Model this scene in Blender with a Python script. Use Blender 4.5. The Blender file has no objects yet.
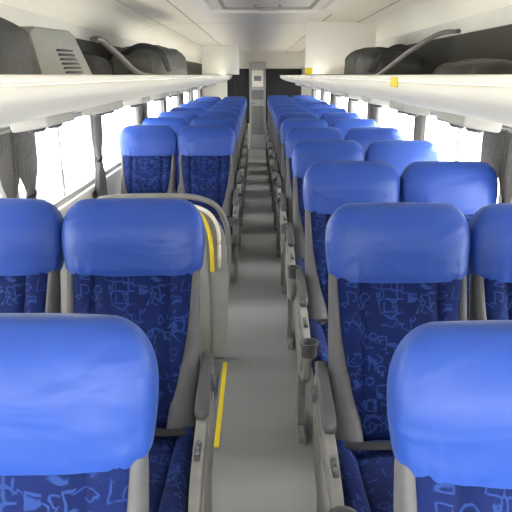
import bpy, bmesh, math, random
from mathutils import Vector, Matrix, noise
random.seed(3)
scene = bpy.context.scene
COL = scene.collection
CAMZ = 1.57
WL, WR = -1.17, 1.20       # inner wall faces
Y0, Y1 = -1.6, 13.3        # cab end, rear end

# ------------------------------------------------------------------ materials
def new_mat(name):
    m = bpy.data.materials.new(name); m.use_nodes = True
    nt = m.node_tree
    return m, nt, nt.nodes['Principled BSDF']

def simple(name, col, rough=.5, spec=.5, metal=0, noise_scale=None, var=.12, bump=0, bscale=200, sheen=0, coat=0):
    m, nt, b = new_mat(name)
    b.inputs['Base Color'].default_value = (*col, 1)
    b.inputs['Roughness'].default_value = rough
    b.inputs['Metallic'].default_value = metal
    b.inputs['Specular IOR Level'].default_value = spec
    b.inputs['Sheen Weight'].default_value = sheen
    b.inputs['Coat Weight'].default_value = coat
    tc = nt.nodes.new('ShaderNodeTexCoord')
    if noise_scale:
        n = nt.nodes.new('ShaderNodeTexNoise'); n.inputs['Scale'].default_value = noise_scale
        n.inputs['Detail'].default_value = 6
        nt.links.new(tc.outputs['Object'], n.inputs['Vector'])
        r = nt.nodes.new('ShaderNodeValToRGB')
        r.color_ramp.elements[0].position = .3; r.color_ramp.elements[1].position = .7
        r.color_ramp.elements[0].color = (*[c*(1-var) for c in col], 1)
        r.color_ramp.elements[1].color = (*[min(1, c*(1+var)) for c in col], 1)
        nt.links.new(n.outputs['Fac'], r.inputs['Fac'])
        nt.links.new(r.outputs['Color'], b.inputs['Base Color'])
    if bump:
        n2 = nt.nodes.new('ShaderNodeTexNoise'); n2.inputs['Scale'].default_value = bscale
        n2.inputs['Detail'].default_value = 3
        nt.links.new(tc.outputs['Object'], n2.inputs['Vector'])
        bp = nt.nodes.new('ShaderNodeBump'); bp.inputs['Strength'].default_value = bump
        bp.inputs['Distance'].default_value = .01
        nt.links.new(n2.outputs['Fac'], bp.inputs['Height'])
        nt.links.new(bp.outputs['Normal'], b.inputs['Normal'])
    return m

def mat_cover():
    m, nt, b = new_mat('blue_satin_cover')
    b.inputs['Base Color'].default_value = (.019, .064, .325, 1)
    b.inputs['Roughness'].default_value = .45
    b.inputs['Specular IOR Level'].default_value = .38
    b.inputs['Sheen Weight'].default_value = .06
    b.inputs['Sheen Tint'].default_value = (.4, .6, 1, 1)
    L = nt.links
    tc = nt.nodes.new('ShaderNodeTexCoord')
    oi = nt.nodes.new('ShaderNodeObjectInfo')
    off = nt.nodes.new('ShaderNodeVectorMath'); off.operation = 'ADD'
    mulr = nt.nodes.new('ShaderNodeMath'); mulr.operation = 'MULTIPLY'; mulr.inputs[1].default_value = 20
    L.new(oi.outputs['Random'], mulr.inputs[0])
    L.new(tc.outputs['Object'], off.inputs[0]); L.new(mulr.outputs[0], off.inputs[1])
    mp = nt.nodes.new('ShaderNodeMapping'); mp.inputs['Scale'].default_value = (2.4, 3, 6)
    mp.inputs['Rotation'].default_value = (0, .25, 0)
    L.new(off.outputs[0], mp.inputs['Vector'])
    n = nt.nodes.new('ShaderNodeTexNoise'); n.inputs['Scale'].default_value = 1.6
    n.inputs['Detail'].default_value = 2.5; n.inputs['Distortion'].default_value = .8
    L.new(mp.outputs['Vector'], n.inputs['Vector'])
    bp = nt.nodes.new('ShaderNodeBump'); bp.inputs['Strength'].default_value = .38
    bp.inputs['Distance'].default_value = .025
    L.new(n.outputs['Fac'], bp.inputs['Height'])
    L.new(bp.outputs['Normal'], b.inputs['Normal'])
    return m

def mat_pattern():
    m, nt, b = new_mat('navy_motif_fabric')
    b.inputs['Roughness'].default_value = .85
    b.inputs['Sheen Weight'].default_value = .03
    b.inputs['Specular IOR Level'].default_value = .2
    L = nt.links
    tc = nt.nodes.new('ShaderNodeTexCoord')
    def distorted(scale, amt):
        dn = nt.nodes.new('ShaderNodeTexNoise'); dn.inputs['Scale'].default_value = scale; dn.inputs['Detail'].default_value = 2
        L.new(tc.outputs['Object'], dn.inputs['Vector'])
        sub = nt.nodes.new('ShaderNodeVectorMath'); sub.operation = 'SUBTRACT'; sub.inputs[1].default_value = (.5, .5, .5)
        L.new(dn.outputs['Color'], sub.inputs[0])
        sc = nt.nodes.new('ShaderNodeVectorMath'); sc.operation = 'SCALE'; sc.inputs['Scale'].default_value = amt
        L.new(sub.outputs[0], sc.inputs[0])
        ad = nt.nodes.new('ShaderNodeVectorMath'); ad.operation = 'ADD'
        L.new(tc.outputs['Object'], ad.inputs[0]); L.new(sc.outputs[0], ad.inputs[1])
        return ad.outputs[0]
    def math_(op, a, bv):
        q = nt.nodes.new('ShaderNodeMath'); q.operation = op
        L.new(a, q.inputs[0])
        if isinstance(bv, float): q.inputs[1].default_value = bv
        else: L.new(bv, q.inputs[1])
        return q.outputs[0]
    def soft(val, lo, hi):
        q = nt.nodes.new('ShaderNodeMapRange'); q.interpolation_type = 'SMOOTHSTEP'
        q.inputs['From Min'].default_value = lo; q.inputs['From Max'].default_value = hi
        q.inputs['To Min'].default_value = 1; q.inputs['To Max'].default_value = 0
        L.new(val, q.inputs['Value']); return q.outputs['Result']
    def noise_(scale):
        q = nt.nodes.new('ShaderNodeTexNoise'); q.inputs['Scale'].default_value = scale; q.inputs['Detail'].default_value = 1
        L.new(tc.outputs['Object'], q.inputs['Vector']); return q.outputs['Fac']
    def inv(val):
        q = nt.nodes.new('ShaderNodeMath'); q.operation = 'SUBTRACT'; q.inputs[0].default_value = 1.0; L.new(val, q.inputs[1]); return q.outputs[0]
    n2, n4, n5 = noise_(13), noise_(18), noise_(11)
    v = nt.nodes.new('ShaderNodeTexVoronoi'); v.feature = 'DISTANCE_TO_EDGE'; v.inputs['Scale'].default_value = 26
    L.new(distorted(13, .05), v.inputs['Vector'])
    lines = math_('MULTIPLY', soft(v.outputs['Distance'], .02, .08), soft(inv(n2), .42, .46))
    def outline_motif(metric, scale, rad, w, dscale, damt):
        v2 = nt.nodes.new('ShaderNodeTexVoronoi'); v2.feature = 'F1'; v2.distance = metric; v2.inputs['Scale'].default_value = scale
        L.new(distorted(dscale, damt), v2.inputs['Vector'])
        d = math_('SUBTRACT', v2.outputs['Distance'], rad); d = math_('ABSOLUTE', d, 0.0)
        return soft(d, w*.4, w)
    boxes = math_('MULTIPLY', outline_motif('CHEBYCHEV', 15, .27, .042, 16, .03), soft(inv(n4), .50, .54))
    circ = math_('MULTIPLY', outline_motif('EUCLIDEAN', 21, .26, .055, 26, .03), soft(n4, .46, .50))
    stars = math_('MULTIPLY', outline_motif('MANHATTAN', 17, .40, .05, 20, .04), soft(n5, .44, .48))
    allm = math_('MAXIMUM', math_('MAXIMUM', lines, boxes), math_('MAXIMUM', circ, stars))
    allm = math_('MULTIPLY', allm, .62)
    n3 = noise_(7)
    base = nt.nodes.new('ShaderNodeMix'); base.data_type = 'RGBA'
    base.inputs['A'].default_value = (.002, .006, .042, 1); base.inputs['B'].default_value = (.005, .017, .12, 1)
    L.new(n3, base.inputs['Factor'])
    mx = nt.nodes.new('ShaderNodeMix'); mx.data_type = 'RGBA'
    mx.inputs['B'].default_value = (.026, .068, .27, 1)
    L.new(allm, mx.inputs['Factor']); L.new(base.outputs['Result'], mx.inputs['A'])
    L.new(mx.outputs['Result'], b.inputs['Base Color'])
    return m

def mat_glass():
    m = bpy.data.materials.new('window_glass'); m.use_nodes = True
    nt = m.node_tree; nt.nodes.clear()
    o = nt.nodes.new('ShaderNodeOutputMaterial'); mx = nt.nodes.new('ShaderNodeMixShader')
    t = nt.nodes.new('ShaderNodeBsdfTransparent'); g = nt.nodes.new('ShaderNodeBsdfGlossy')
    t.inputs['Color'].default_value = (.98, .99, .99, 1)
    g.inputs['Roughness'].default_value = .02; mx.inputs[0].default_value = .04
    nt.links.new(t.outputs[0], mx.inputs[1]); nt.links.new(g.outputs[0], mx.inputs[2])
    nt.links.new(mx.outputs[0], o.inputs[0])
    return m

def mat_emit(name, col, s):
    m, nt, b = new_mat(name)
    b.inputs['Base Color'].default_value = (*col, 1)
    b.inputs['Emission Color'].default_value = (*col, 1)
    b.inputs['Emission Strength'].default_value = s
    return m

M = dict(
    cover=mat_cover(), pattern=mat_pattern(), glass=mat_glass(),
    greyfab=simple('grey_fabric', (.105, .105, .112), .85, noise_scale=60, var=.05, bump=.08, bscale=400),
    shell=simple('grey_plastic', (.20, .20, .205), .5, noise_scale=30, var=.05),
    console=simple('warm_grey_plastic', (.235, .23, .22), .45, noise_scale=14, var=.14),
    pad=simple('dark_grey_armrest', (.075, .076, .080), .5, bump=.15, bscale=500),
    black=simple('black_plastic', (.015, .015, .017), .45),
    metal=simple('grey_metal', (.22, .22, .23), .4, metal=.6),
    dark_strip=simple('black_webbing', (.02, .02, .025), .8, bump=.4, bscale=600),
    cream=simple('cream_panel', (.85, .825, .74), .5, noise_scale=3, var=.015),
    ceil=simple('ceiling_panel', (.90, .875, .785), .6, noise_scale=2, var=.01),
    rack=simple('rack_panel', (.80, .77, .69), .62, spec=.3, noise_scale=3, var=.015),
    panel=simple('off_white_panel', (.88, .87, .81), .5, noise_scale=3, var=.01),
    wall=simple('wall_panel', (.72, .715, .68), .6, noise_scale=5, var=.03),
    seam=simple('seam_grey', (.42, .41, .38), .6),
    binback=simple('bin_lining', (.06, .06, .057), .9, noise_scale=40, var=.1),
    rubber=simple('window_rubber', (.30, .30, .30), .6),
    frame=simple('window_frame_grey', (.36, .365, .36), .4),
    floor=simple('vinyl_floor', (.215, .22, .223), .46, noise_scale=260, var=.16, bump=.05, bscale=300),
    curtain=simple('grey_curtain', (.24, .232, .228), .9, noise_scale=60, var=.12, sheen=.1),
    yellow=simple('yellow_strip', (.82, .62, .02), .5),
    partition=simple('cream_moulding', (.34, .338, .32), .42, noise_scale=6, var=.04),
    bagdark=simple('charcoal_canvas', (.030, .032, .033), .8, noise_scale=50, var=.25, bump=.3, bscale=250),
    bagolive=simple('olive_grey_canvas', (.070, .074, .068), .8, noise_scale=50, var=.2, bump=.3, bscale=250),
    bagbrown=simple('brown_black_leather', (.022, .018, .016), .5, noise_scale=30, var=.3),
    housing=simple('housing_grey', (.20, .205, .198), .5, noise_scale=20, var=.05),
    rear=simple('rear_dark_panel', (.012, .013, .015), .7),
    reardoor=simple('rear_door_grey', (.40, .41, .41), .4, noise_scale=6, var=.06),
    ground=simple('pale_concrete', (.75, .75, .73), .9, noise_scale=.5, var=.06),
    asphalt=simple('asphalt', (.055, .055, .054), .95, noise_scale=2, var=.2),
    lamp=mat_emit('lamp_diffuser', (1, .98, .92), .6),
    cove=mat_emit('ceiling_fill_glow', (1, .93, .82), 10),  # emission of the added fill strips that lift the ceiling brightness
)

# ------------------------------------------------------------------ mesh helpers
def to_mesh(name, bm, mat, smooth=True, recalc=True):
    if recalc: bmesh.ops.recalc_face_normals(bm, faces=bm.faces)
    me = bpy.data.meshes.new(name); bm.to_mesh(me); bm.free()
    me.materials.append(M[mat] if isinstance(mat, str) else mat)
    if smooth:
        for p in me.polygons: p.use_smooth = True
        try: me.set_sharp_from_angle(angle=math.radians(40))
        except Exception: pass
    return me

def obj(name, me, parent=None, loc=(0, 0, 0), label=None, category=None, group=None, kind=None):
    o = bpy.data.objects.new(name, me); COL.objects.link(o); o.location = loc
    if parent: o.parent = parent
    if label: o['label'] = label
    if category: o['category'] = category
    if group: o['group'] = group
    if kind: o['kind'] = kind
    return o

def empty(name, loc, label, category, group=None):
    o = obj(name, None, None, loc, label, category, group); o.empty_display_size = .1
    return o

def sring(bm, cx, cy, z, a, b, p, n, axis='z', warp=None):
    vs = []
    for i in range(n):
        t = 2*math.pi*i/n; c, s = math.cos(t), math.sin(t)
        x = a*math.copysign(abs(c)**(2/p), c); y = b*math.copysign(abs(s)**(2/p), s)
        co = Vector((cx+x, cy+y, z))
        if axis == 'y': co = Vector((cx+x, z, cy+y))
        if axis == 'x': co = Vector((z, cx+x, cy+y))
        if warp: co = warp(co)
        vs.append(bm.verts.new(co))
    return vs

def loft(bm, secs, n=40, axis='z', warp=None, cap=True):
    rings = [sring(bm, s[1], s[2], s[0], s[3], s[4], s[5], n, axis, warp) for s in secs]
    for r0, r1 in zip(rings, rings[1:]):
        for i in range(n):
            j = (i+1) % n
            bm.faces.new((r0[i], r0[j], r1[j], r1[i]))
    if cap:
        bm.faces.new(rings[0]); bm.faces.new(rings[-1])
    return rings

def pill(z0, z1, cx, cy, a, b, p=3, q=3, n=14, r0=.15, r1=.15, fa=None, fb=None, fcy=None, fcx=None):
    out = []
    for k in range(n+1):
        t = .5-.5*math.cos(math.pi*k/n)
        s = 1.0
        if t < r0: u = 1-t/r0; s = max(.02, (1-u**q))**(1/q) if u < 1 else .02
        if t > 1-r1: u = (t-(1-r1))/r1; s = max(.02, (1-u**q))**(1/q) if u < 1 else .02
        s = max(s, .05)
        aa = a*(fa(t) if fa else 1); bb = b*(fb(t) if fb else 1)
        m = min(aa, bb)
        out.append((z0+(z1-z0)*t, cx+(fcx(t) if fcx else 0), cy+(fcy(t) if fcy else 0), max(aa-m*(1-s), aa*.05), max(bb-m*(1-s), bb*.05), p))
    return out

def box(bm, c, s, bev=0, seg=2, rot=None):
    r = bmesh.ops.create_cube(bm, size=1)
    vs = r['verts']
    for v in vs: v.co = Vector((v.co.x*s[0], v.co.y*s[1], v.co.z*s[2]))
    if bev:
        es = list({e for v in vs for e in v.link_edges})
        rr = bmesh.ops.bevel(bm, geom=es, offset=bev, segments=seg, affect='EDGES', profile=.5)
        vs = list({v for f in rr['faces'] for v in f.verts} | {v for v in vs if v.is_valid})
    for v in vs:
        if rot: v.co = rot @ v.co
        v.co += Vector(c)
    return vs

def prism(bm, pts, x0, x1, plane='yz', bev=0, seg=2):
    def P(p, x):
        if plane == 'yz': return (x, p[0], p[1])
        if plane == 'xz': return (p[0], x, p[1])
        return (p[0], p[1], x)
    a = [bm.verts.new(P(p, x0)) for p in pts]; b = [bm.verts.new(P(p, x1)) for p in pts]
    f0 = bm.faces.new(a); f1 = bm.faces.new(b)
    n = len(pts)
    for i in range(n): bm.faces.new((a[i], a[(i+1) % n], b[(i+1) % n], b[i]))
    if bev:
        es = list(set(f0.edges) | set(f1.edges))
        bmesh.ops.bevel(bm, geom=es, offset=bev, segments=seg, affect='EDGES', profile=.5)

def smooth_path(pts, sub=8):
    out = []
    P = [Vector(p) for p in pts]
    P = [P[0]*2-P[1]]+P+[P[-1]*2-P[-2]]
    for i in range(1, len(P)-2):
        for k in range(sub):
            t = k/sub
            a, b, c, d = P[i-1], P[i], P[i+1], P[i+2]
            out.append(.5*((2*b)+(-a+c)*t+(2*a-5*b+4*c-d)*t*t+(-a+3*b-3*c+d)*t**3))
    out.append(P[-2]); return out

def sweep(bm, path, rx, ry=None, n=12, up=Vector((0, 0, 1))):
    ry = ry or rx
    rings = []
    for i, p in enumerate(path):
        d = (path[min(i+1, len(path)-1)]-path[max(i-1, 0)]).normalized()
        s = d.cross(up)
        if s.length < 1e-3: s = d.cross(Vector((1, 0, 0)))
        s.normalize(); u = s.cross(d)
        rings.append([bm.verts.new(p+s*rx*math.cos(2*math.pi*k/n)+u*ry*math.sin(2*math.pi*k/n)) for k in range(n)])
    for r0, r1 in zip(rings, rings[1:]):
        for i in range(n): bm.faces.new((r0[i], r0[(i+1) % n], r1[(i+1) % n], r1[i]))
    bm.faces.new(rings[0]); bm.faces.new(rings[-1])

# ------------------------------------------------------------------ coach seat parts
REC = math.radians(15)
PIV = Vector((0, .08, .42))
def recl(bm):
    R = Matrix.Rotation(-REC, 4, 'X')   # top leans to +y
    for v in bm.verts: v.co = PIV + (R @ v.co)

def sstep(u):
    u = max(0, min(1, u)); return u*u*(3-2*u)

def me_cover(seed):
    bm = bmesh.new()
    z0, z1 = .545, .785
    secs = []
    N = 40
    for k in range(N+1):
        t = k/N
        t = 1-(1-t)**1.35
        z = z0+(z1-z0)*t
        u = max(0, (t-.46)/.54)
        s = (1-u**2.8)**(1/2.0) if u < 1 else 0
        inset = .068*(1-s)
        hem = -.007*math.exp(-(t/.05)**2)
        a = .213+.014*math.sin(math.pi*min(1, (t+.05)*.85))-inset+hem
        b = max(.004, .076*(.80+.20*sstep(t/.55))*(1-.85*(1-s))) + hem*.5
        secs.append((z, 0, .014, a, b, 3.8))
    ph = seed*3.7
    def warp(co):
        x, y, z = co
        t = (z-z0)/(z1-z0)
        n = noise.noise(Vector((x*8+ph, y*6, z*10+ph)))*.004
        n += noise.noise(Vector((x*46+ph, y*8, z*8)))*.005*max(0, 1-t*2.2)
        r = abs(noise.noise(Vector((x*3.0+ph, y*3, z*13-x*7+ph))))
        n -= .0016*max(0, 1-r*6)
        f = 1-(x/.23)**2
        if y < 0: y -= .010*max(0, f)*math.sin(math.pi*min(1, max(0, t*.85+.15)))
        z += (-.008*f+.004*noise.noise(Vector((x*10+ph, 0, 0))))*(1-t) + .006*f*t
        return Vector((x*(1+n*1.5), y+math.copysign(n, y), z))
    loft(bm, secs, 120, warp=warp, cap=True)
    recl(bm)
    return to_mesh('headrest_cover', bm, 'cover')

def me_backrest():
    bm = bmesh.new()
    def wp(co):
        x, y, z = co
        if y < 0:
            y += .012*math.exp(-((abs(x)-.12)/.012)**2)*min(1, z/.1)
            y += .007*math.exp(-((z-.24)/.012)**2)
            y += .010*(1-(x/.19)**2)*sstep(z/.5)
        return Vector((x, y, z))
    loft(bm, pill(.02, .60, 0, 0, .196, .050, p=4.0, n=40, r0=.1, r1=.05,
                  fcy=lambda t: -.036*math.sin(math.pi*min(1, t*1.3)), fa=lambda t: .72+.30*sstep(t*1.1)), 96, warp=wp)
    recl(bm); return to_mesh('backrest', bm, 'pattern')

def me_bolster(s):
    bm = bmesh.new()
    secs = pill(0.0, .575, s*.162, .006, .058, .096, p=2.5, n=28, r0=.1, r1=.06,
                fa=lambda t: 1.0-.73*sstep(t*1.15), fb=lambda t: 1.0-.66*t**1.1, fcx=lambda t: s*.040*sstep(t*1.1))
    loft(bm, secs, 36)
    recl(bm); return to_mesh('side_bolster', bm, 'greyfab')

def me_shell():
    bm = bmesh.new()
    loft(bm, pill(-.02, .68, 0, .072, .205, .03, p=4, n=18, r0=.08, r1=.08, fa=lambda t: 1-.03*t), 48)
    recl(bm); return to_mesh('back_shell', bm, 'shell')

def me_cushion():
    bm = bmesh.new()
    secs = pill(-.45, .06, 0, .415, .165, .068, p=3.2, n=20, r0=.22, r1=.1, fcy=lambda t: .030*(1-t)**2+.004)
    loft(bm, secs, 40, axis='y')
    return to_mesh('seat_cushion', bm, 'pattern')

def me_cbolster(s):
    bm = bmesh.new()
    secs = pill(-.44, .06, s*.183, .428, .038, .068, p=2.6, n=16, r0=.18, r1=.08, fcy=lambda t: .030*(1-t)**2)
    loft(bm, secs, 24, axis='y')
    return to_mesh('cushion_bolster', bm, 'pattern')

def me_base():
    bm = bmesh.new()
    prism(bm, [(-.36, .335), (.10, .335), (.16, .42), (.20, .40), (.15, .29), (-.30, .29), (-.38, .31)], -.195, .195, 'yz', .006)
    return to_mesh('seat_base', bm, 'shell')

def me_leg(s):
    bm = bmesh.new()
    prism(bm, [(-.16, .30), (-.02, .30), (-.05, .03), (.06, .03), (.06, 0), (-.24, 0), (-.24, .03), (-.13, .03)], s*.13-.015, s*.13+.015, 'yz', .004)
    return to_mesh('leg', bm, 'metal')

def me_gap_shade():  # dark strip standing in for the shadow gap between backrest and cushion
    bm = bmesh.new()
    path = smooth_path([(-.19, .0, .490), (-.12, -.03, .506), (0, -.035, .511), (.12, -.03, .506), (.19, .0, .490)], 8)
    sweep(bm, path, .020, .004, 10)
    return to_mesh('gap_shade_strip', bm, 'dark_strip')

AX = .243
def me_panel(s):
    bm = bmesh.new()
    prof = [(-.38, .45), (-.375, .50), (-.34, .535), (-.30, .555), (-.16, .595), (.10, .645), (.17, .65), (.20, .60), (.17, .40), (.10, .33),
            (.00, .31), (-.04, .03), (.05, .03), (.05, .0), (-.24, .0), (-.24, .03), (-.13, .03), (-.15, .31), (-.28, .33), (-.36, .39)]
    x = s*AX
    prism(bm, prof, x-.015, x+.015, 'yz', .006, 3)
    prism(bm, [(-.34, .44), (-.30, .515), (.10, .59), (.12, .43), (.0, .37), (-.26, .37)], x+s*.0145, x+s*.021, 'yz', .003)
    return to_mesh('side_console', bm, 'console')

def me_hinge(s):
    bm = bmesh.new(); n = 20; x0 = s*(AX+.018); x1 = s*(AX+.029)
    for (y, z, r) in ((.11, .60, .030),):
        a = [bm.verts.new((x0, y+r*math.cos(2*math.pi*i/n), z+r*math.sin(2*math.pi*i/n))) for i in range(n)]
        b = [bm.verts.new((x1, y+r*.85*math.cos(2*math.pi*i/n), z+r*.85*math.sin(2*math.pi*i/n))) for i in range(n)]
        for i in range(n): bm.faces.new((a[i], a[(i+1) % n], b[(i+1) % n], b[i]))
        bm.faces.new(a); bm.faces.new(b)
    return to_mesh('pivot_cap', bm, 'pad')

def me_arm(s, x=AX, y0=-.13, y1=.17, w=.022):
    bm = bmesh.new()
    secs = pill(y0, y1, s*x, .662, w, .015, p=3.2, n=18, r0=.14, r1=.1,
                fcy=lambda t: -.040*(1-t)**1.5 + .016*t, fb=lambda t: 1.35-.35*t, fa=lambda t: 1.0-.15*t)
    loft(bm, secs, 24, axis='y')
    return to_mesh('armrest', bm, 'pad')

def me_midsupport(s):
    bm = bmesh.new()
    prism(bm, [(-.12, .64), (.12, .66), (.14, .40), (.06, .34), (-.02, .40), (-.04, .60)], s*.214-.010, s*.214+.010, 'yz', .004)
    return to_mesh('armrest_support', bm, 'shell')

def me_buttons(s):
    bm = bmesh.new()
    x = s*AX
    box(bm, (x, -.225, .580), (.018, .085, .014), .005, 2, Matrix.Rotation(.26, 3, 'X') if False else None)
    return to_mesh('control_plate', bm, 'pad')
def me_button():
    bm = bmesh.new(); box(bm, (0, 0, 0), (.010, .015, .010), .003); return to_mesh('recline_button', bm, 'metal')

def me_cup(s):
    bm = bmesh.new()
    n = 28; cx, cy = s*.243, -.410
    prof = [(.024, .515), (.030, .52), (.033, .565), (.037, .57), (.037, .579), (.030, .579), (.028, .57), (.025, .53), (.002, .525)]
    rings = [[bm.verts.new((cx+r*math.cos(2*math.pi*i/n), cy+r*math.sin(2*math.pi*i/n), z)) for i in range(n)] for r, z in prof]
    for a, b in zip(rings, rings[1:]):
        for i in range(n): bm.faces.new((a[i], a[(i+1) % n], b[(i+1) % n], b[i]))
    bm.faces.new(rings[0]); bm.faces.new(rings[-1])
    return to_mesh('cup_holder', bm, 'pad')

CV = [me_cover(i) for i in range(4)]
MS = dict(backrest=me_backrest(), shell=me_shell(), cushion=me_cushion(), base=me_base(), dark_strip=me_gap_shade(),
          b1=me_bolster(1), b_1=me_bolster(-1), c1=me_cbolster(1), c_1=me_cbolster(-1), l1=me_leg(1), l_1=me_leg(-1), button=me_button())
for s in (1, -1):
    MS['panel', s] = me_panel(s); MS['arm', s] = me_arm(s); MS['mid', s] = me_arm(s, .212, -.20, .14, .015)
    MS['sup', s] = me_midsupport(s); MS['btn', s] = me_buttons(s); MS['cup', s] = me_cup(s); MS['hinge', s] = me_hinge(s)

seat_no = 0
def coach_seat(x, dtop, aisle_side, at_aisle):
    global seat_no
    y = dtop-.275
    lab = ("blue-covered reclining coach seat beside the aisle with grey console" if at_aisle
           else "blue-covered reclining coach seat next to the curtained window")
    e = empty('coach_seat', (x, y, 0), lab, 'seat', 'rows of blue coach seats')
    def p(nm, me, label=None): return obj(nm, me, e, label=label)
    cv = p('headrest_cover', CV[seat_no % 4], 'shiny bright blue stretch headrest cover')
    if aisle_side > 0: cv.scale = (1.03, 1, 1)
    p('backrest', MS['backrest'], 'navy fabric with light blue motifs')
    p('side_bolster', MS['b1']); p('side_bolster', MS['b_1'])
    p('back_shell', MS['shell'])
    p('seat_cushion', MS['cushion'], 'navy fabric with light blue motifs')
    p('cushion_bolster', MS['c1']); p('cushion_bolster', MS['c_1'])
    p('seat_base', MS['base']); p('leg', MS['l1']); p('leg', MS['l_1'])
    if dtop < 7: p('gap_shade_strip', MS['dark_strip'], 'black strip standing in for the shaded gap between backrest and cushion')
    s = aisle_side
    if at_aisle:
        p('side_console', MS['panel', s], 'warm grey plastic aisle console'); p('armrest', MS['arm', s], 'dark grey padded armrest')
        if dtop < 9:
            cp = p('control_plate', MS['btn', s]); p('pivot_cap', MS['hinge', s])
            if s < 0 or dtop > 3: p('cup_holder', MS['cup', s], 'dark grey ring cup holder')
            if dtop < 4:
                for k in range(3): obj('recline_button', MS['button'], cp, (s*AX, -.250+.025*k, .589))
    else:
        p('armrest', MS['mid', s], 'slim dark armrest'); p('armrest_support', MS['sup', s])
    seat_no += 1

for k in range(13):
    d = (.88, 1.83)[k] if k < 2 else .90+.94*k
    coach_seat(.450, d, -1, True); coach_seat(.910, d, -1, False)
for d in [.91, 1.90]+[4.86+.94*k for k in range(8)]:
    coach_seat(-.403, d, 1, True); coach_seat(-.872, d, 1, False)

# ------------------------------------------------------------------ shell
def structure(name, bm, mat, smooth=False): return obj(name, to_mesh(name, bm, mat, smooth), kind='structure')

SW0, SW1, SWX = 2.22, 3.04, -.20     # stairwell extent
bm = bmesh.new()
box(bm, ((SWX+WR+.05)/2, (Y0+Y1)/2, -.03), (WR+.05-SWX, Y1-Y0, .06))
box(bm, ((WL-.05+SWX)/2, (Y0+SW0)/2, -.03), (SWX-WL+.05, SW0-Y0, .06))
box(bm, ((WL-.05+SWX)/2, (Y1+SW1)/2, -.03), (SWX-WL+.05, Y1-SW1, .06))
structure('floor', bm, 'floor')
bm = bmesh.new()
for k, (xa, xb, z) in enumerate(((-.48, -.20, -.22), (-.76, -.48, -.44), (-1.17, -.76, -.66))):
    box(bm, ((xa+xb)/2, (SW0+SW1)/2, (z-.72)/2), (xb-xa, SW1-SW0, z+.72))
box(bm, ((WL+SWX)/2, SW0-.012, -.38), (SWX-WL, .02, .68)); box(bm, ((WL+SWX)/2, SW1+.012, -.38), (SWX-WL, .02, .68))
box(bm, (SWX+.012, (SW0+SW1)/2, -.14), (.02, SW1-SW0, .17)); box(bm, (WL-.03, (SW0+SW1)/2, -.36), (.06, SW1-SW0, .72))
structure('trim_90', bm, 'floor')
bm = bmesh.new(); box(bm, (0, 6, -1.25), (120, 120, .1)); structure('ground', bm, 'ground')
bm = bmesh.new(); box(bm, (-5.4, 6, -1.195), (1.1, 100, .012)); structure('trim_91', bm, 'asphalt')

SILL, HEAD = .82, 1.335
pill_y = [1.2+1.6*k for k in range(-1, 8)]
for side, X, s in (('left', WL, -1), ('right', WR, 1)):
    bm = bmesh.new(); t = .06; xc = X+s*t/2
    box(bm, (xc, (Y0+Y1)/2, SILL/2), (t, Y1-Y0, SILL))
    box(bm, (xc, (Y0+Y1)/2, (HEAD+1.9)/2), (t, Y1-Y0, 1.9-HEAD))
    for py in pill_y: box(bm, (xc, py, (SILL+HEAD)/2), (t, .11, HEAD-SILL))
    box(bm, (xc, Y1-.25, (SILL+HEAD)/2), (t, .5, HEAD-SILL))
    box(bm, (xc, Y0+.05, (SILL+HEAD)/2), (t, .1, HEAD-SILL))
    structure('wall_'+side, bm, 'wall')
bm = bmesh.new()
box(bm, ((WL+WR)/2, Y1+.03, 1.0), (WR-WL+.12, .06, 2.1)); structure('wall_rear', bm, 'cream')
bm = bmesh.new(); box(bm, ((WL+WR)/2, Y0-.03, .42), (WR-WL+.12, .06, .84)); box(bm, ((WL+WR)/2, Y0-.03, 1.94), (WR-WL+.12, .06, .24)); structure('wall_front', bm, 'wall')  # unseen upper header added to cut windscreen light on the front seats

CX = (WL+WR)/2
CP = [(0, 2.05), (.5, 2.047), (.8, 2.042), (.95, 2.036), (1.06, 2.018), (1.14, 1.96), (1.2, 1.86)]
def ceil_z(x):
    u = abs(x-CX)
    for (a, za), (b, zb) in zip(CP, CP[1:]):
        if u <= b: return za+(zb-za)*(u-a)/(b-a)
    return CP[-1][1]
bm = bmesh.new()
prof = [CX-1.19+2.38*i/60 for i in range(61)]
lo = [(x, ceil_z(x)) for x in prof]; hi = [(x, ceil_z(x)+.06) for x in reversed(prof)]
prism(bm, lo+hi, Y0, Y1, 'xz'); obj('ceiling', to_mesh('ceiling', bm, 'ceil'), kind='structure')
n = 1
for x in (CX-.60, CX+.60, CX-.92, CX+.92):
    bm = bmesh.new(); box(bm, (x, (Y0+Y1)/2, ceil_z(x)-.002), (.009, Y1-Y0-.02, .006)); structure('trim_%d' % n, bm, 'seam'); n += 1
for y in [2.9+3.2*k for k in range(4)]:
    bm = bmesh.new()
    pts = [(x, ceil_z(x)-.001) for x in prof[2:-2]]; up = [(x, ceil_z(x)+.003) for x in reversed(prof[2:-2])]
    prism(bm, pts+up, y, y+.005, 'xz'); structure('trim_%d' % n, bm, 'seam'); n += 1

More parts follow.
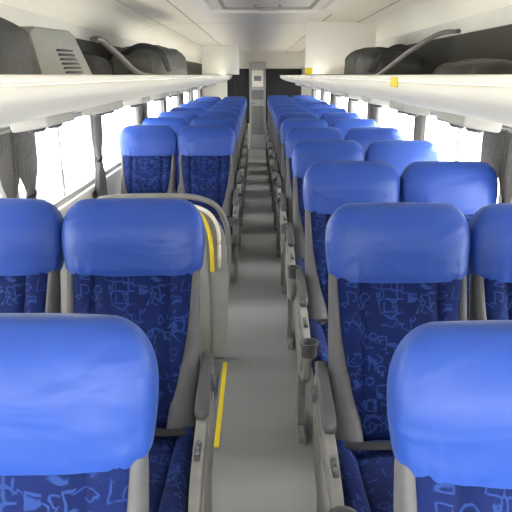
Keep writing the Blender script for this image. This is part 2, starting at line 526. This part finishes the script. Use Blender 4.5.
wn = 1
edges = pill_y
for X, s in ((WL, -1), (WR, 1)):
    spans = [(Y0+.1, pill_y[0]-.055)]+[(a+.055, b-.055) for a, b in zip(edges, edges[1:])]
    for a, b in spans:
        if b-a < .3: continue
        cy, w = (a+b)/2, b-a; zc, h = (SILL+HEAD)/2, HEAD-SILL
        bm = bmesh.new(); xc = X+s*.02
        f = .032
        box(bm, (xc, cy, SILL+f/2), (.035, w, f), .004); box(bm, (xc, cy, HEAD-f/2), (.035, w, f), .004)
        box(bm, (xc, a+f/2, zc), (.034, f, h-2*f), .004); box(bm, (xc, b-f/2, zc), (.034, f, h-2*f), .004)
        wo = obj('window_%d' % wn, to_mesh('window', bm, 'frame'), kind='structure')
        bm = bmesh.new(); box(bm, (X+s*.03, cy, zc), (.004, w-2*f, h-2*f))
        obj('window_pane', to_mesh('window_pane', bm, 'glass', False), wo)
        bm = bmesh.new()
        box(bm, (X+s*.022, cy, zc), (.022, .022, h-2*f), .003)
        obj('window_mullion', to_mesh('window_mullion', bm, 'rubber'), wo)
        wn += 1
    bm = bmesh.new(); box(bm, (X-s*.012, (Y0+Y1)/2, SILL-.015), (.024, Y1-Y0-.05, .03), .006); structure('trim_%d' % n, bm, 'wall'); n += 1
    bm = bmesh.new(); box(bm, (X-s*.010, (Y0+Y1)/2, HEAD-.006), (.018, Y1-Y0-.05, .010), .003); structure('trim_%d' % n, bm, 'seam'); n += 1

def me_curtain(s, seed):
    bm = bmesh.new(); NU, NV = 84, 34
    grid = []
    H = HEAD-.02-(SILL-.12)
    for j in range(NV+1):
        t = j/NV; z = HEAD-.02-H*t
        tie = math.exp(-((t-.52)/.14)**2)
        w = .150*(1-.72*tie)+.01*t
        row = []
        for i in range(NU+1):
            u = i/NU
            y = (u-.5)*2*w*.75
            amp = .017*(1-.30*tie)
            dx = amp*math.sin(u*2*math.pi*6+seed+.5*math.sin(t*3))+.003*math.sin(u*31+seed*2)
            row.append(bm.verts.new((-s*(.040+dx), y, z)))
        grid.append(row)
    for j in range(NV):
        for i in range(NU): bm.faces.new((grid[j][i], grid[j][i+1], grid[j+1][i+1], grid[j+1][i]))
    bmesh.ops.solidify(bm, geom=bm.faces[:], thickness=.002)
    return to_mesh('curtain_cloth', bm, 'curtain')
def me_tie(s):
    bm = bmesh.new(); H = HEAD-.02-(SILL-.12); z = HEAD-.02-H*.52
    path = [Vector((-s*(.040+.020*math.cos(a)), .040*math.sin(a), z+.012*math.sin(a))) for a in [2*math.pi*k/24 for k in range(24)]]
    path.append(path[0].copy()); sweep(bm, path, .003, .012, 8)
    return to_mesh('curtain_tie', bm, 'dark_strip')
for X, s in ((WL, -1), (WR, 1)):
    meshes = [me_curtain(s, i*1.7) for i in range(3)]; tie = me_tie(s)
    for k, py in enumerate(pill_y[1:]):
        for q, off in enumerate((-.13, .13)):
            if q == 1 and k % 2 == 0 and k > 0: continue
            e = empty('curtain', (X, py+off, 0), 'grey pleated window curtain gathered with a dark tie-back', 'curtain', 'grey window curtains')
            obj('curtain_cloth', meshes[(k+q) % 3], e); obj('curtain_tie', tie, e)

# ------------------------------------------------------------------ luggage racks
def rack(s, X, label):
    e = empty('luggage_rack', (X, 0, HEAD), label, 'luggage rack', 'overhead luggage racks')
    iv = Vector((-X, 0, -HEAD))
    inner = .52
    YR = Y1-.13
    def PX(u): return s*u
    ex = abs(X)-.004
    bm = bmesh.new()
    up = smooth_path([(PX(inner+.012), 0, 1.548), (PX(inner-.010), 0, 1.545), (PX(inner+.0), 0, 1.510), (PX(.60), 0, 1.465), (PX(.78), 0, 1.422), (PX(.95), 0, 1.392), (PX(1.06), 0, 1.366), (PX(ex), 0, 1.342)], 4)
    prism(bm, [(p.x, p.z) for p in up]+[(PX(ex), 1.50), (PX(.9), 1.505), (PX(inner+.03), 1.535)], Y0+.05, YR, 'xz')
    me = to_mesh('rack_body', bm, 'rack'); obj('rack_body', me, e, iv)
    bm = bmesh.new()
    box(bm, (PX(inner-.002), (Y0+YR)/2, 1.560), (.024, YR-Y0-.05, .022), .008, 3)
    obj('rack_lip', to_mesh('rack_lip', bm, 'cream'), e, iv, 'pale rounded lip edge')
    bm = bmesh.new()
    box(bm, (PX(inner+.030), (Y0+YR)/2, 1.545), (.026, YR-Y0-.2, .012), .003)
    obj('ceiling_fill_strip', to_mesh('ceiling_fill_strip', bm, 'cove'), e, iv, 'added hidden warm glow strip brightening the ceiling')  # unseen glow strip added behind the lip to brighten the ceiling
    bm = bmesh.new()
    box(bm, (PX(ex-.012), (Y0+YR)/2, 1.655), (.012, YR-Y0-.05, .28))
    obj('bin_lining', to_mesh('bin_lining', bm, 'binback', False), e, iv, 'dark grey rack lining')
    sl = math.atan2(1.392-1.465, .95-.60)
    R = Matrix.Rotation(s*-sl, 3, 'Y')
    bm = bmesh.new(); box(bm, (0, 0, 0), (.30, .006, .006), 0, 2, R); sm = to_mesh('panel_seam', bm, 'shell', False)
    for k in range(7):
        obj('panel_seam', sm, e, Vector((PX(.78), 1.0+1.88*k, 1.4245))+iv)
    R = Matrix.Rotation(s*.175, 3, 'Y')
    bm = bmesh.new(); box(bm, (0, 0, 0), (.15, .34, .044), .012, 3, R); m1 = to_mesh('reading_light_panel', bm, 'seam')
    bm = bmesh.new(); n_ = 20
    prof_ = [(.034, -.018), (.034, -.028), (.024, -.036), (.016, -.036), (.012, -.030)]
    rs = [[bm.verts.new(R @ Vector((r*math.cos(2*math.pi*i/n_), r*math.sin(2*math.pi*i/n_), z))) for i in range(n_)] for r, z in prof_]
    for a_, b_ in zip(rs, rs[1:]):
        for i in range(n_): bm.faces.new((a_[i], a_[(i+1) % n_], b_[(i+1) % n_], b_[i]))
    bm.faces.new(rs[0]); bm.faces.new(rs[-1])
    m2 = to_mesh('reading_light', bm, 'pad')
    for k in range(13):
        y = .52+.94*k
        pnl = obj('reading_light_panel', m1, e, Vector((PX(.84), y, 1.396))+iv, 'pale grey reading light and air vent unit')
        if k < 7:
            for yy in (-.10, .10): obj('reading_light', m2, pnl, (0, yy, 0))
    return e, iv
rl, ivl = rack(-1, WL, 'cream overhead luggage rack above the stairwell-side windows')
rr, ivr = rack(1, WR, 'cream overhead luggage rack with yellow marker stickers')
bm = bmesh.new()
box(bm, (.505, 2.25, 1.545), (.006, .10, .035), .002)
obj('marker_sticker', to_mesh('marker_sticker', bm, 'yellow'), rr, ivr, 'small yellow sticker')

def cross_panel(xa, xb, y, label, zb=1.578, drop=0):
    bm = bmesh.new()
    xs = [xa+(xb-xa)*i/24 for i in range(25)]
    prism(bm, [(x, ceil_z(x)-.012-drop) for x in xs]+[(xb, zb), (xa, zb)], y, y+.05, 'xz', .004)
    o = obj('rack_end_panel', to_mesh('rack_end_panel', bm, 'panel'), label=label, category='panel')
    return o
cp = cross_panel(.455, 1.10, 5.75, 'off-white partition panel closing the luggage rack opening')
bm = bmesh.new(); box(bm, (.49, 5.744, 1.605), (.07, .008, .055), .002)
obj('marker_sticker', to_mesh('marker_sticker', bm, 'yellow'), cp, label='small yellow sticker')
cross_panel(-.90, -.28, 10.3, 'off-white hanging panel above the rear seat rows')

# roof hatch
e = empty('roof_hatch', (.08, 4.0, 2.035), 'cream framed roof escape hatch in the ceiling', 'roof hatch')
def rring(bm, w, l, fw, z0, z1, r=.08):
    def rr_(w, l, r, z):
        out = []
        for cx, cy, a0 in ((w/2-r, l/2-r, 0), (-w/2+r, l/2-r, 90), (-w/2+r, -l/2+r, 180), (w/2-r, -l/2+r, 270)):
            for k in range(7):
                a = math.radians(a0+15*k); out.append(bm.verts.new((cx+r*math.cos(a), cy+r*math.sin(a), z)))
        return out
    A, B, C, D = rr_(w, l, r, z1), rr_(w-.02, l-.02, r, z0), rr_(w-2*fw, l-2*fw, r*.7, z0), rr_(w-2*fw-.01, l-2*fw-.01, r*.7, z1)
    for P, Q in ((A, B), (B, C), (C, D), (D, A)):
        m = len(P)
        for i in range(m): bm.faces.new((P[i], P[(i+1) % m], Q[(i+1) % m], Q[i]))
bm = bmesh.new(); rring(bm, 1.02, 1.66, .10, -.025, .008); obj('hatch_frame', to_mesh('hatch_frame', bm, 'panel'), e)
bm = bmesh.new(); rring(bm, .66, 1.15, .025, -.018, .008); obj('hatch_seal', to_mesh('hatch_seal', bm, 'seam'), e, label='pale grey rubber seal')
bm = bmesh.new(); box(bm, (0, 0, 0.004), (.79, 1.44, .01), .003); obj('hatch_lid', to_mesh('hatch_lid', bm, 'ceil'), e)
bm = bmesh.new(); sweep(bm, smooth_path([(-.08, .38, 0), (-.08, .38, -.03), (.08, .38, -.03), (.08, .38, 0)], 6), .008); obj('hatch_handle', to_mesh('hatch_handle', bm, 'seam'), e)

def me_lamp_ring():
    bm = bmesh.new(); loft(bm, [(-.012, 0, 0, .05, .075, 2.2), (-.004, 0, 0, .062, .09, 2.2), (.012, 0, 0, .064, .092, 2.2)], 32)
    return to_mesh('lamp_bezel', bm, 'housing')
def me_lamp_d():
    bm = bmesh.new(); loft(bm, [(-.018, 0, 0, .03, .055, 2.2), (-.0125, 0, 0, .045, .068, 2.2)], 32); return to_mesh('lamp_diffuser', bm, 'lamp')
e = empty('ceiling_lamp', (1.06, 3.50, ceil_z(1.06)-.002), 'small oval ceiling downlight with grey bezel', 'ceiling lamp')
e.rotation_euler = (0, .16, 0)
obj('lamp_bezel', me_lamp_ring(), e); obj('lamp_diffuser', me_lamp_d(), e)

# ------------------------------------------------------------------ stair guard partition
e = empty('stair_guard', (-.16, 3.06, 0), 'grey-beige moulded stairwell guard with yellow grab edge', 'partition')
iv = -e.location
def outline(x0, x1, zt, rl, rr_, x1b):
    pts = [(x0, .0)]
    for k in range(11):
        a = math.pi-k*math.pi/20; pts.append((x0+rl+rl*math.cos(a), zt-rl+rl*math.sin(a)))
    for k in range(13):
        a = math.pi/2-k*math.pi/24; pts.append((x1-rr_+rr_*math.cos(a), zt-rr_+rr_*math.sin(a)))
    for k in range(1, 7):
        u = k/6; pts.append((x1+(x1b-x1)*u + .012*math.sin(math.pi*u), (zt-rr_)*(1-u)))
    return pts
bm = bmesh.new()
prism(bm, outline(-.93, -.165, .885, .10, .21, -.175), 3.08, 3.145, 'xz', .020, 4)
obj('guard_panel', to_mesh('guard_panel', bm, 'partition'), e, iv)
bm = bmesh.new()
prism(bm, outline(-.87, -.27, .84, .08, .16, -.27), 3.062, 3.088, 'xz', .008)
obj('guard_inset', to_mesh('guard_inset', bm, 'partition'), e, iv)
bm = bmesh.new()
path = smooth_path([(-.33, 3.06, .885), (-.285, 3.055, .85), (-.258, 3.05, .79), (-.243, 3.05, .72), (-.238, 3.05, .64), (-.238, 3.05, .55)], 8)
sweep(bm, path, .011, .022, 12, up=Vector((0, 1, 0)))
obj('grab_edge', to_mesh('grab_edge', bm, 'yellow'), e, iv, 'bright yellow grab strip')
bm = bmesh.new()
path = smooth_path([(-.88, 3.12, .80), (-.87, 3.12, .89), (-.80, 3.12, .938), (-.50, 3.12, .95), (-.33, 3.13, .94), (-.22, 3.15, .89), (-.165, 3.17, .78), (-.155, 3.18, .66), (-.160, 3.16, .52), (-.17, 3.12, .42)], 8)
sweep(bm, path, .015, .015, 14)
obj('grab_rail', to_mesh('grab_rail', bm, 'console'), e, iv, 'grey rounded outer tubular rail')
bm = bmesh.new()
path = smooth_path([(-.42, 3.075, .905), (-.32, 3.07, .90), (-.245, 3.07, .86), (-.205, 3.07, .78), (-.200, 3.07, .66), (-.205, 3.08, .56)], 8)
sweep(bm, path, .011, .011, 14)
obj('grab_rail', to_mesh('grab_rail', bm, 'cream'), e, iv, 'cream inner curved rail')
bm = bmesh.new(); box(bm, (-.175, 2.64, .002), (.022, .80, .004)); structure('trim_%d' % n, bm, 'yellow'); n += 1

# ------------------------------------------------------------------ rear
e = obj('door_1', None, kind='structure'); e.location = (.035, Y1, 0)
bm = bmesh.new(); box(bm, (0, -.03, .92), (.34, .05, 1.82), .01); obj('door_leaf', to_mesh('door_leaf', bm, 'reardoor'), e)
bm = bmesh.new(); box(bm, (0, -.06, 1.50), (.24, .012, .34), .01); obj('door_window', to_mesh('door_window', bm, 'cream'), e)
bm = bmesh.new(); box(bm, (0, -.07, 1.50), (.16, .02, .10), .01); obj('door_plate', to_mesh('door_plate', bm, 'shell'), e)
bm = bmesh.new(); box(bm, (0, -.06, 1.16), (.26, .014, .20), .01); obj('door_vent', to_mesh('door_vent', bm, 'shell'), e)
bm = bmesh.new(); box(bm, (0, -.06, .62), (.26, .012, .62), .01); obj('door_panel', to_mesh('door_panel', bm, 'housing'), e)
bm = bmesh.new(); sweep(bm, smooth_path([(-.13, -.05, .98), (-.13, -.10, .98), (-.05, -.10, .98)], 5), .01); obj('door_handle', to_mesh('door_handle', bm, 'metal'), e)
for xa, xb in ((-.62, -.145), (.215, .98)):
    bm = bmesh.new(); nfold = 60; pts = []
    for i in range(nfold+1):
        u = i/nfold; pts.append((xa+(xb-xa)*u, Y1-.04+.004*math.sin(u*50)))
    prism(bm, pts+[(x, y+.012) for x, y in reversed(pts)], .55, 1.70, 'xy')
    obj('rear_curtain', to_mesh('rear_curtain', bm, 'rear'), label='black curtain hanging against the rear bulkhead', category='curtain', group='rear curtains')

# ------------------------------------------------------------------ luggage
def soft_bag(name, loc, dims, rotz, mat, label, strap_pts=None, pocket=True, seed=0, cat='bag'):
    e = empty(name, loc, label, cat, None); e.rotation_euler = (0, 0, rotz)
    w, d, h = dims
    bm = bmesh.new()
    def wp(co):
        nn = noise.noise(co*7+Vector((seed, 0, 0)))*.018 + noise.noise(co*18+Vector((seed, 3, 0)))*.006
        c = co.copy(); k = max(0, co.z/h)
        c.x *= 1-.10*k; c.y *= 1-.16*k
        c.z = max(0.001, c.z-(.03*h/.25)*(1-math.cos(co.y/d*3))*k + nn*k); c.x += nn; c.y += nn*.6
        return c
    loft(bm, pill(0.002, h, 0, 0, w/2, d/2, p=3.6, n=22, r0=.14, r1=.32, q=2.4), 56, warp=wp)
    obj('bag_body', to_mesh('bag_body', bm, mat), e)
    if pocket:
        bm = bmesh.new(); box(bm, (0, -d/2-.004, h*.38), (w*.6, .05, h*.45), .02, 4); obj('front_pocket', to_mesh('front_pocket', bm, mat), e)
    bm = bmesh.new()
    path = smooth_path([(-w*.40, 0, h*.62), (-w*.25, 0, h*.93), (0, 0, h*1.0), (w*.25, 0, h*.93), (w*.40, 0, h*.62)], 6)
    sweep(bm, path, .004, .006, 8); obj('zipper', to_mesh('zipper', bm, 'dark_strip'), e)
    if strap_pts:
        bm = bmesh.new(); sweep(bm, smooth_path(strap_pts, 8), .018, .004, 10, up=Vector((0, 1, 0))); obj('carry_strap', to_mesh('carry_strap', bm, 'dark_strip'), e)
    return e
soft_bag('duffel_bag', (-.82, 4.95, 1.536), (.46, 1.65, .25), 0, 'bagolive', 'long olive-grey canvas duffel bag lying in the overhead rack',
         [(-.1, -.70, .16), (.05, -.78, .22), (.18, -.76, .18), (.21, -.6, .06)], seed=2)
soft_bag('backpack', (.86, 4.05, 1.536), (.40, .7, .19), 0, 'bagdark', 'charcoal backpack stuffed in the overhead rack',
         [(-.17, -.33, .05), (-.12, -.38, .14), (0, -.36, .19), (.15, -.33, .10)], seed=5)
soft_bag('travel_bag', (.99, 2.75, 1.53), (.26, .9, .10), 0, 'bagbrown', 'flat black-brown soft travel bag lying deep in the rack',
         None, seed=9, pocket=False)
soft_bag('suitcase', (.92, 5.0, 1.536), (.36, 1.0, .24), 0, 'bagdark', 'dark soft suitcase pushed deep into the overhead rack',
         None, seed=31, pocket=False)
bm = bmesh.new()
e = empty('luggage_strut', (.68, 2.75, 1.56), 'slim curved dark grey strut bracing the rack', 'bracket')
sweep(bm, smooth_path([(-.06, .55, .0), (-.04, .45, .015), (-.01, .3, .06), (.03, .1, .12), (.09, -.10, .175), (.14, -.2, .18)], 8), .014, .009, 10)
obj('strut_arm', to_mesh('strut_arm', bm, 'pad'), e)

e = empty('ventilation_housing', (-.82, 2.48, 1.536), 'grey tilted angular plastic housing with vent grille', 'housing')
e.rotation_euler = (0, 0, -.25)
bm = bmesh.new()
prism(bm, [(-.19, 0), (.20, 0), (.05, .18), (.01, .20), (-.22, .20), (-.25, .18)], -.13, .09, 'yz', .010)
obj('housing_body', to_mesh('housing_body', bm, 'housing'), e)
bm = bmesh.new()
for k in range(7): box(bm, (.093, .03-.012*k, .028+.016*k), (.008, .13-.004*k, .008), .002)
obj('vent_grille', to_mesh('vent_grille', bm, 'black'), e, label='black slotted grille')
soft_bag('holdall', (-.86, 1.72, 1.536), (.42, .55, .2), .1, 'bagdark', 'dark holdall pushed into the overhead rack', None, seed=14)
e = empty('folded_bracket', (-.65, 3.25, 1.56), 'curved dark grey bracket arm resting in the rack', 'bracket')
bm = bmesh.new(); sweep(bm, smooth_path([(-.10, -.35, .17), (-.09, -.25, .17), (-.05, -.05, .10), (-.01, .15, .03), (.03, .4, .008), (.04, .5, .008)], 8), .02, .012, 12)
obj('bracket_arm', to_mesh('bracket_arm', bm, 'pad'), e)
soft_bag('small_bag', (-.97, 3.40, 1.536), (.30, .5, .15), .0, 'bagdark', 'small dark soft bag lying flat in the rack', None, seed=21, pocket=False)

# ------------------------------------------------------------------ world, sun, camera
w = bpy.data.worlds.new('World'); scene.world = w; w.use_nodes = True
bg = w.node_tree.nodes['Background']; bg.inputs[0].default_value = (1.0, .99, .97, 1); bg.inputs[1].default_value = 13
sl = bpy.data.lights.new('sun', 'SUN'); sl.energy = 7; sl.angle = math.radians(22); sl.color = (1, .97, .92)
so = bpy.data.objects.new('sun', sl); COL.objects.link(so)
so.location = (8, 6, 8)
d = Vector((-1, 0.02, -.80)); so.rotation_euler = d.to_track_quat('-Z', 'Y').to_euler()
cam = bpy.data.cameras.new('camera'); co = bpy.data.objects.new('camera', cam); COL.objects.link(co)
cam.sensor_width = 36; cam.lens = 36*590/512; cam.clip_start = .02
co.location = (0, 0, CAMZ)
co.rotation_euler = (math.radians(90-17.05), 0, 0)
scene.camera = co
scene.view_settings.view_transform = 'Standard'
scene.view_settings.exposure = 0
